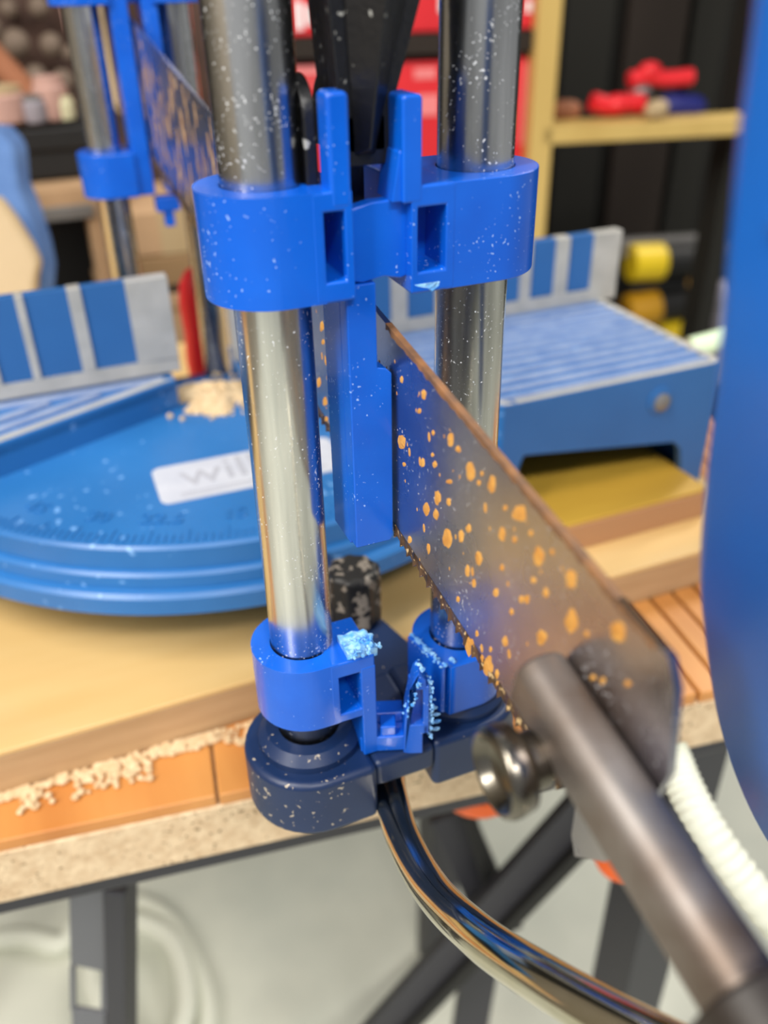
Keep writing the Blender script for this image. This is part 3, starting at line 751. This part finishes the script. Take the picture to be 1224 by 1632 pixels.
build('screw_cap', MB().lathe([(.0014, 0), (.0014, .0006), (.0009, .0010), (.0001, .0011)], pb_ + Vector((.0004, -.004, 0)), (-1, 0, 0), 20), M['handle'], hd)

# ------------------------------------------------------------------ sawdust
def lumpy(name, center, rx, ry, h, label, nr=14, na=40, seed=1):
    random.seed(seed); mb = MB(); vs = [Vector(center) + Vector((0, 0, h))]
    for i in range(1, nr + 1):
        t = i / nr
        for j in range(na):
            a = 2 * math.pi * j / na; e = 1 + .22 * math.sin(3 * a + seed) + .13 * math.sin(7 * a)
            vs.append(Vector(center) + Vector((rx * t * e * math.cos(a), ry * t * e * math.sin(a), h * (1 - t) ** .7 * random.uniform(.6, 1.25) if i < nr else 0)))
    fs = [(0, 1 + j, 1 + (j + 1) % na) for j in range(na)]
    for i in range(nr - 1):
        for j in range(na): a = 1 + i * na; b = a + na; fs.append((a + j, b + j, b + (j + 1) % na, a + (j + 1) % na))
    for _ in range(60):
        a = random.uniform(0, 6.28); r = random.uniform(.8, 1.5)
        mb.sphere(Vector(center) + Vector((rx * r * math.cos(a), ry * r * math.sin(a), .0005)), random.uniform(.0006, .0014), 6, 4)
    mb.add(vs, fs)
    return tag(build(name, mb, M['dust'], None, angle=180), label, 'sawdust', None, 'stuff')
p = on(2, ZD, 345, 632)
lumpy('sawdust_heap', (p.x, p.y, ZD), .018, .015, .006, 'pale heap of sawdust on the turntable behind the left rod')
random.seed(5); sd = MB()
for _ in range(900):
    px_ = random.uniform(-10, 430); t = random.random() ** 1.9
    clump = .5 + .5 * math.sin(px_ * .035 + 1.2) * math.sin(px_ * .011 + .4)
    if random.random() > .25 + .75 * clump: continue
    py0 = 1258 - .27 * px_ * .98
    q = on(2, ZK, px_, py0 + 3 + t * (46 if 30 < px_ < 240 or px_ > 360 else 16))
    if q.y > .0693: q.y = .0690 - random.random() * .002
    sd.sphere(q + Vector((0, 0, .0004 * random.random() + .0006)), random.uniform(.0005, .0016), 6, 4, (1, 1, .7))
tag(build('sawdust_line', sd, M['dust']), 'line of loose sawdust along the front of the plywood board', 'sawdust', None, 'stuff')

# ------------------------------------------------------------------ hoses and small tubes
hz = ZF + .012
def floorp(px_, py_): return on(2, hz, px_, py_)
coil = [floorp(*q) for q in ((-60, 1520), (-10, 1500), (40, 1495), (100, 1505), (130, 1460), (200, 1438), (260, 1462), (300, 1520), (325, 1580), (330, 1640), (310, 1690), (240, 1700), (180, 1640), (150, 1560), (190, 1485), (240, 1490), (280, 1520), (300, 1590), (290, 1660), (230, 1760))]
coil = [c + Vector((0, 0, .016 if 12 <= i else 0)) for i, c in enumerate(coil)]
hose = build('garden_hose', MB().tube(spline(coil, 8), .011, 14), M['hose'])
tag(hose, 'white hose coiled on the floor beside the bench leg', 'hose')
l2 = [floorp(*q) for q in ((40, 1440), (20, 1470), (40, 1510), (90, 1500))]
l3 = [floorp(*q) for q in ((-20, 1620), (10, 1570), (50, 1530), (100, 1515))]
hp_ = [atd(1066, 1196, .292), atd(1074, 1212, .29), atd(1092, 1256, .285), atd(1124, 1316, .278), atd(1172, 1386, .275), atd(1240, 1470, .275), atd(1330, 1580, .30), atd(1420, 1720, .36)]
hs_ = spline(hp_, 14)
tag(build('ridged_hose', MB().tube(hs_, .006, 16, rf=lambda i: .0060 + .0004 * math.sin(i * 1.9)), M['hose']), 'pale ridged hose slanting down in front of the bench corner behind the blade end', 'hose')
g0 = atd(1100, 556, .50); g1 = atd(1165, 537, .50)
tag(build('plastic_tube', MB().cyl(g0, g1, .0065, .006, 20), M['green']), 'short pale green tube by the far right corner of the saw base', 'tube')

# ------------------------------------------------------------------ background right: shelving, red boxes, tools
shelf = empty('shelving_unit', (BO.x, BO.y, ZF), 'pale pine shelving unit standing against the dark back wall', 'shelf')
u0 = bgp(846, 200)[0]; u1 = bgp(882, 200)[0]
build('upright', MB().box(u0, u1, 0, .045, ZF, .9, BT), M['pine'], shelf, .001)
a = bgp(868, 203); b = bgp(1206, 214)
build('shelf_board', MB().box(a[0], b[0], 0, .045, b[1], a[1], BT), M['pine'], shelf, .001)
build('upright', MB().box(b[0], b[0] + .02, .05, .09, ZF, .9, BT), M['olive'], shelf, .001)
zs = bgp(600, 58)[1]; zs2 = bgp(600, 92)[1]
ul = bgp(420, 60)[0]
build('shelf_board', MB().box(ul, u0, .01, .28, zs2, zs, BT), M['darkplank'], shelf, .001)
ZSH = bgp(1000, 610, .06)[1]
build('shelf_board', MB().box(ul, b[0], .05, .32, ZSH - .018, ZSH, BT), M['olive'], shelf, .001)
zs3 = bgp(600, 330)[1]
build('shelf_board', MB().box(ul, u0, .01, .28, zs3 - .018, zs3, BT), M['darkplank'], shelf, .001)
rb = empty('storage_box', BT @ Vector(((ul + u0) / 2, .1, zs)), 'red storage box with white print on the upper shelf, behind the black lever', 'box')
x0_ = bgp(452, 40, .015)[0]; x1_ = bgp(862, 40, .015)[0]
build('body', MB().box(x0_, x1_, .015, .2, zs + .0005, zs + .09, BT), M['redbox'], rb, .003)
for xa, xb, ya, yb in ((470, 482, 2, 48), (488, 500, 8, 40), (505, 520, 0, 30), (580, 625, 0, 34), (836, 848, 0, 20), (700, 720, -20, 20)):
    a, b = bgp(xa, yb, .0145), bgp(xb, ya, .0145)
    build('white_print', MB().box(a[0], b[0], .0142, .0152, a[1], b[1], BT), M['white'], rb)
rb2 = empty('storage_box', BT @ Vector(((ul + u0) / 2, .1, zs3)), 'red storage box with pale print on the shelf below, behind the guide prongs', 'box')
x0_ = bgp(466, 200, .02)[0]; x1_ = bgp(843, 200, .02)[0]; z1_ = bgp(600, 100, .02)[1]
build('body', MB().box(x0_, x1_, .02, .2, zs3 + .0005, z1_, BT), M['redbox'], rb2, .003)
for xa, xb, ya, yb in ((468, 530, 104, 122), (660, 695, 108, 126), (470, 520, 132, 138), (828, 840, 100, 230), (665, 700, 150, 185)):
    a, b = bgp(xa, yb, .0195), bgp(xb, ya, .0195)
    build('pale_print', MB().box(a[0], b[0], .0192, .0202, a[1], b[1], BT), M['palered'], rb2)

def bT(px_, py_, off=0): u, z = bgp(px_, py_, off); return BT @ Vector((u, off, z))
def clampthing(name, label, pts, r, mt_, extra=()):
    base = bT(*pts[0]); o_ = empty(name, base, label, 'clamp')
    mb = MB()
    mb.tube(spline([bT(*q) for q in pts], 6), r, 12); build('handle', mb, M[mt_], o_)
    for nm, q, rr, mm in extra:
        build(nm, MB().sphere(bT(*q), rr, 14, 8, (1.2, 1, .8)), M[mm], o_)
    return o_
zsh = bgp(868, 187)[1]
clampthing('spring_clamp', 'red spring clamp lying on top of the other on the pine shelf', [(1003, 128, .05), (1030, 122, .05), (1060, 126, .05), (1102, 122, .05)], .0085, 'red', [('pivot', (1036, 112, .05), .011, 'red'), ('jaw', (1022, 146, .05), .010, 'grey')])
clampthing('spring_clamp', 'lower red spring clamp resting flat on the pine shelf', [(944, 162, .04), (970, 168, .04), (1000, 164, .04), (1024, 165, .04)], .0095, 'red', [('pivot', (984, 166, .04), .013, 'red')])
def capsule(name, label, cat, p_, q_, r, mt_, extra=()):
    d = (q_ - p_); L_ = d.length
    o_ = empty(name, p_, label, cat)
    pr = [(.001, -r), (r * .7, -r * .7), (r, 0), (r, L_), (r * .7, L_ + r * .7), (.001, L_ + r)]
    build('body', MB().lathe(pr, p_, d, 20), M[mt_], o_, angle=60)
    for nm, t0, t1, rr, mm in extra:
        build(nm, MB().lathe([(rr * .9, L_ * t0), (rr, L_ * t0 + .002), (rr, L_ * t1 - .002), (rr * .9, L_ * t1)], p_, d, 20), M[mm], o_)
    return o_
capsule('tape_roll', 'dark blue roll beside the red clamps on the pine shelf', 'roll', bT(1064, 168, .05), bT(1108, 170, .05), .012, 'blueitem', [('core', -.1, 1.1, .006, 'blackmat')])
capsule('paint_pot', 'small cream pot in front of the blue roll on the pine shelf', 'pot', bT(1040, 176, .012), bT(1052, 172, .012), .009, 'cream', [('rim', -.3, .2, .0098, 'cream')])
capsule('wood_offcut', 'small brown round offcut at the left end of the pine shelf', 'offcut', bT(893, 176, .05), bT(912, 176, .05), .010, 'strap', [('ring', .3, .6, .0106, 'strap')])
# yellow and black tools to the right of the fence
for i, (x0_, y0_, x1_, y1_, ycol, lb) in enumerate((
        (985, 418, 1120, 412, 'yellow', 'uppermost of the black tools with bright yellow ends right of the fence'),
        (978, 492, 1110, 470, 'amber', 'middle black tool with amber yellow end right of the fence'),
        (1020, 535, 1120, 520, 'yellow', 'lowest of the black tools with a yellow end right of the fence'))):
    o_ = capsule('hand_tool', lb, 'tool', bT(x0_ + 50, y0_, .191), bT(x1_ + 40, y1_, .191), .0215, 'blackmat',
                 [('yellow_end', -.25, .16, .0245, ycol)])
capsule('hand_tool', 'thin black tool with faint yellow tip between the middle and top tools', 'tool', bT(1010, 455, .202), bT(1105, 452, .202), .012, 'blackmat', [('tip', .82, 1.05, .013, 'amber')])
capsule('knob', 'small red knob at the right behind the blue handle edge, upper', 'knob', bT(1128, 405, .188), bT(1146, 403, .188), .012, 'red', [('collar', -.2, .1, .0128, 'red')])
capsule('knob', 'small dark red knob near the pale green tube, lower', 'knob', bT(1098, 534, .203), bT(1110, 534, .203), .011, 'red', [('collar', -.2, .1, .0118, 'red')])
capsule('spray_can', 'grey lilac can standing at the right beside the black tools', 'can', bT(1152, 592, .1), bT(1152, 470, .1), .020, 'lilac', [('rim', .9, .96, .0205, 'grey')])
o_ = empty('tool_rack', bT(1060, 395, .2), 'grey metal rack bar above the yellow and black tools', 'rack')
build('bar', bgbox(MB(), 985, 386, 1130, 402, .2, .02), M['grey'], o_, .002)
build('back_plate', bgbox(MB(), 975, 402, 1140, 600, .2165, .01), M['blackmat'], o_, .001)

# ------------------------------------------------------------------ background left, standing on the back of the bench
def lq(px_, py_, d): return atd(px_, py_, d)
def cbox(name, label, cat, x0_, y0_, x1_, y1_, y, depth, mt_, bev=.001, parts=None, zfloor=None):
    a = on(1, y, x0_, y1_); b = on(1, y, x1_, y0_)
    z0_ = zfloor if zfloor is not None else a.z
    o_ = empty(name, ((a.x + b.x) / 2, y + depth / 2, z0_), label, cat)
    build('body', MB().box(a.x, b.x, y, y + depth, z0_, b.z), M[mt_], o_, bev)
    return o_, a, b
# back shelf that carries the boxes
YS = .50
zA = on(1, YS, 200, 610).z
ledge = empty('side_table', (-.2, YS + .16, ZF), 'low dark side table behind the workbench carrying the boxes', 'table')
build('table_top', MB().box(-.55, .05, YS - .01, YS + .25, zA - .02, zA), M['darkplank'], ledge, .001)
for sx in (-.53, -.42):
    for sy in (YS, YS + .21): build('leg', MB().box(sx, sx + .03, sy, sy + .03, ZF, zA - .02), M['darkplank'], ledge)
o1, a, b = cbox('cardboard_box', 'lower cardboard box behind the red handle', 'box', 195, 455, 380, 606, YS, .10, 'card', .002, None, zA)
build('flap', MB().box(a.x, b.x, YS - .0008, YS, b.z - .012, b.z - .010), M['carddk'], o1)
zt = b.z
o2, a, b = cbox('cardboard_box', 'middle brown cardboard box stacked on the lower one', 'box', 185, 395, 375, 452, YS + .004, .10, 'carddk', .002, None, zt + .0006)
build('painted_shadow_strip', MB().box(a.x, b.x, YS + .0032, YS + .004, zt + .0008, zt + .006), M['darkplank'], o2)  # thin dark strip, painted shade at the seam between the boxes
zt2 = b.z
o3, a, b = cbox('cardboard_box', 'topmost pale cardboard box of the stack behind the rear rods', 'box', 175, 322, 372, 393, YS + .006, .10, 'card', .002, None, zt2 + .0006)
build('tape', MB().box((a.x + b.x) / 2 - .01, (a.x + b.x) / 2 + .01, YS + .0055, YS + .0062, zt2 + .001, b.z), M['cream'], o3)
# black storage crate, timber frame pieces and grey rail
ob, a, b = cbox('toolbox', 'black toolbox under the brown beaded cushion, far left', 'toolbox', -40, 205, 152, 300, YS + .06, .12, 'blackmat', .004)
build('lid', MB().box(a.x - .003, b.x + .003, YS + .057, YS + .183, b.z - .012, b.z + .003), M['blackmat'], ob, .002)
ztb = a.z
fr = empty('timber_stand', (a.x + .1, YS + .1, zA), 'small timber stand holding the black toolbox', 'stand')
tp = on(1, YS + .03, 60, 322); tp2 = on(1, YS + .03, 172, 300)
build('top_board', MB().box(on(1, YS + .03, -40, 320).x, tp2.x + .01, YS + .03, YS + .2, ztb - .014, ztb - .0005), M['card'], fr, .001)
build('post', MB().box(on(1, YS + .03, 146, 380).x, on(1, YS + .03, 180, 380).x, YS + .03, YS + .06, zA, ztb - .014), M['card'], fr, .001)
build('post', MB().box(on(1, YS + .03, -60, 380).x, on(1, YS + .03, -30, 380).x, YS + .03, YS + .06, zA, ztb - .014), M['card'], fr, .001)
build('grey_rail', MB().box(on(1, YS + .028, -20, 335).x, on(1, YS + .028, 150, 335).x, YS + .026, YS + .03, on(1, YS + .028, 90, 352).z, on(1, YS + .028, 90, 330).z), M['grey'], fr, .001)
build('dark_void_sheet', MB().box(on(1, YS + .16, -60, 380).x, on(1, YS + .16, 200, 380).x, YS + .16, YS + .165, zA, ztb - .014), M['blackmat'], fr)  # black sheet standing in for the unlit void under the stand
# brown beaded cushion
cu_c = lq(70, 90, .86)
cus = empty('seat_cover', (cu_c.x, cu_c.y, cu_c.z - .12), 'dark brown seat cover with round taupe beads, top left', 'seat cover')
cf = CFWD.copy(); cf.z = 0; cf.normalize(); cr_ = Vector((cf.y, -cf.x, 0))
mb = MB(); nx, ny = 24, 20; vs = []
for j in range(ny + 1):
    for i in range(nx + 1):
        u = (i / nx - .5) * .34; v = (j / ny - .5) * .30
        q = cu_c + cr_ * u + Vector((0, 0, 1)) * v + cf * (.06 * v + .02 * math.sin(u * 25) * math.cos(v * 20) + .9 * u * u)
        vs.append(q)
nb = len(vs); vs += [q + cf * .03 for q in vs]
fs = []
for j in range(ny):
    for i in range(nx):
        a = j * (nx + 1) + i; fs += [(a, a + 1, a + nx + 2, a + nx + 1), (nb + a, nb + a + nx + 1, nb + a + nx + 2, nb + a + 1)]
for i in range(nx): a = i; c_ = ny * (nx + 1) + i; fs += [(a, nb + a, nb + a + 1, a + 1), (c_, c_ + 1, nb + c_ + 1, nb + c_)]
for j in range(ny): a = j * (nx + 1); c_ = a + nx; fs += [(a, a + nx + 1, nb + a + nx + 1, nb + a), (c_, nb + c_, nb + c_ + nx + 1, c_ + nx + 1)]
mb.add(vs, fs); build('fabric', mb, M['brown'], cus, angle=180)
for (bx, by, rr) in ((14, 14, 15), (62, 12, 16), (25, 70, 22), (82, 72, 18), (58, 122, 17), (100, 130, 18), (10, 120, 14), (118, 40, 13), (112, 85, 12), (-10, 45, 14), (150, 20, 13)):
    c = lq(bx, by, .82); 
    build('bead', MB().sphere(c, rr / FPX * .82, 16, 10, (1, 1, 1)), M['bead'], cus)
# strap, pale bits on the toolbox
st_ = spline([lq(-30, 70, .74), lq(10, 112, .73), (lq(45, 150, .72)), lq(72, 190, .70), lq(80, 208, .69)], 8)
tag(build('leather_strap', MB().tube(st_, .011, 12), M['strap']), 'tan leather strap slanting down in front of the beaded cover', 'strap')
ztl = on(1, YS + .06, 60, 205).z
def jarthing(name, label, cat, px_, py_, y, r, h, mt_, lidm):
    c = on(1, y, px_, py_); c.z = ztl + .0035
    o_ = empty(name, c, label, cat)
    build('body', MB().lathe([(r * .9, 0), (r, .002), (r, h * .8), (r * .8, h * .9)], c, (0, 0, 1), 20), M[mt_], o_)
    build('lid', MB().lathe([(r * .85, h * .88), (r * .85, h * 1.05), (r * .7, h * 1.08)], c, (0, 0, 1), 20), M[lidm], o_)
jarthing('small_jar', 'small pale pink jar at the front right of the toolbox lid', 'jar', 92, 210, YS + .075, .012, .026, 'pink', 'pink')
jarthing('small_jar', 'tiny clear jar at the corner of the toolbox lid', 'jar', 112, 216, YS + .070, .007, .014, 'jar', 'jar')
jarthing('small_jar', 'grey lidded jar left of the pink jar on the toolbox lid', 'jar', 62, 214, YS + .068, .009, .016, 'lilac', 'grey')
jarthing('small_jar', 'wide whitish tub at the left edge on the toolbox lid', 'jar', 8, 212, YS + .075, .020, .022, 'pink', 'cream')
# blue cloth sleeve and cream board at the far left edge
def outline(name, label, cat, pts, d, th, mt_, bev):
    q = [atd(x_, y_, d) for x_, y_ in pts]
    mb = MB(); n_ = len(q); f2 = cf * th
    mb.add(q + [a + f2 for a in q], [tuple(range(n_)), tuple(range(n_, 2 * n_))[::-1]] + [(i, n_ + i, n_ + (i + 1) % n_, (i + 1) % n_) for i in range(n_)])
    return tag(build(name, mb, M[mt_], None, bev, 3), label, cat)
outline('cloth_sleeve', 'pale blue cloth hanging at the left edge above the fence', 'cloth', [(-60, 205), (-5, 210), (22, 240), (26, 300), (45, 345), (62, 400), (70, 440), (64, 520), (60, 640), (-60, 660)], .52, .03, 'denim', .006)
outline('cream_board', 'cream wooden paddle in front of the blue cloth at the left edge', 'board', [(-60, 310), (-4, 318), (20, 350), (48, 395), (62, 425), (56, 446), (50, 540), (48, 640), (-60, 660)], .49, .012, 'cream', .004)
outline('timber_offcut', 'cream timber offcut upright between the rear rods and the beaded cover', 'offcut', [(152, -40), (178, -40), (200, 165), (190, 182), (178, 160)], .60, .012, 'cream', .001)
outline('timber_offcut', 'short pinkish offcut end left of the rear rod at the top', 'offcut', [(88, -30), (112, -30), (117, 55), (105, 50)], .62, .012, 'pink', .001)
# red handled clamp behind the turntable
yr = .285
p0 = on(1, yr, 308, 600); p0.z = 0.0
rc = empty('bar_clamp', (p0.x, yr, ZB), 'red handled bar clamp standing behind the gap in the fence', 'clamp')
pa, pb = on(1, yr, 328, 606), on(1, yr, 314, 480)
build('handle', MB().lathe([(.006, -.006), (.0080, 0), (.0088, .012), (.0080, .026), (.0090, .042), (.0078, .052), (.0045, .058), (.001, .060)], pa, pb - pa, 20), M['red'], rc)
pc = on(1, yr + .006, 352, 600); pd = on(1, yr + .006, 345, 420)
build('bar', MB().box(pc.x - .004, pc.x + .006, yr + .002, yr + .010, ZB, pd.z), M['steel'], rc, .0008)
build('jaw', MB().box(pc.x - .030, pc.x + .006, yr + .001, yr + .012, ZB, ZB + .010), M['blackmat'], rc, .001)
pe = on(1, yr + .02, 366, 500)
build('sleeve', MB().box(pe.x - .004, pe.x + .004, yr + .016, yr + .024, ZB, pe.z + .03), M['denim'], rc, .001)

GR = {'blade_guide': 'blue blade guides on the rods', 'cardboard_box': 'cardboard boxes stacked behind the saw', 'hand_tool': 'black and yellow tools on the rack',
      'small_jar': 'jars on the toolbox lid', 'spring_clamp': 'red clamps on the pine shelf', 'storage_box': 'red storage boxes on the shelves',
      'timber_offcut': 'offcuts behind the rear rods', 'knob': 'red knobs at the right'}
for o in list(COL.objects):
    if o.parent is None and o.name.split('.')[0] in GR and 'category' in o: o['group'] = GR[o.name.split('.')[0]]
bpy.context.view_layer.update()
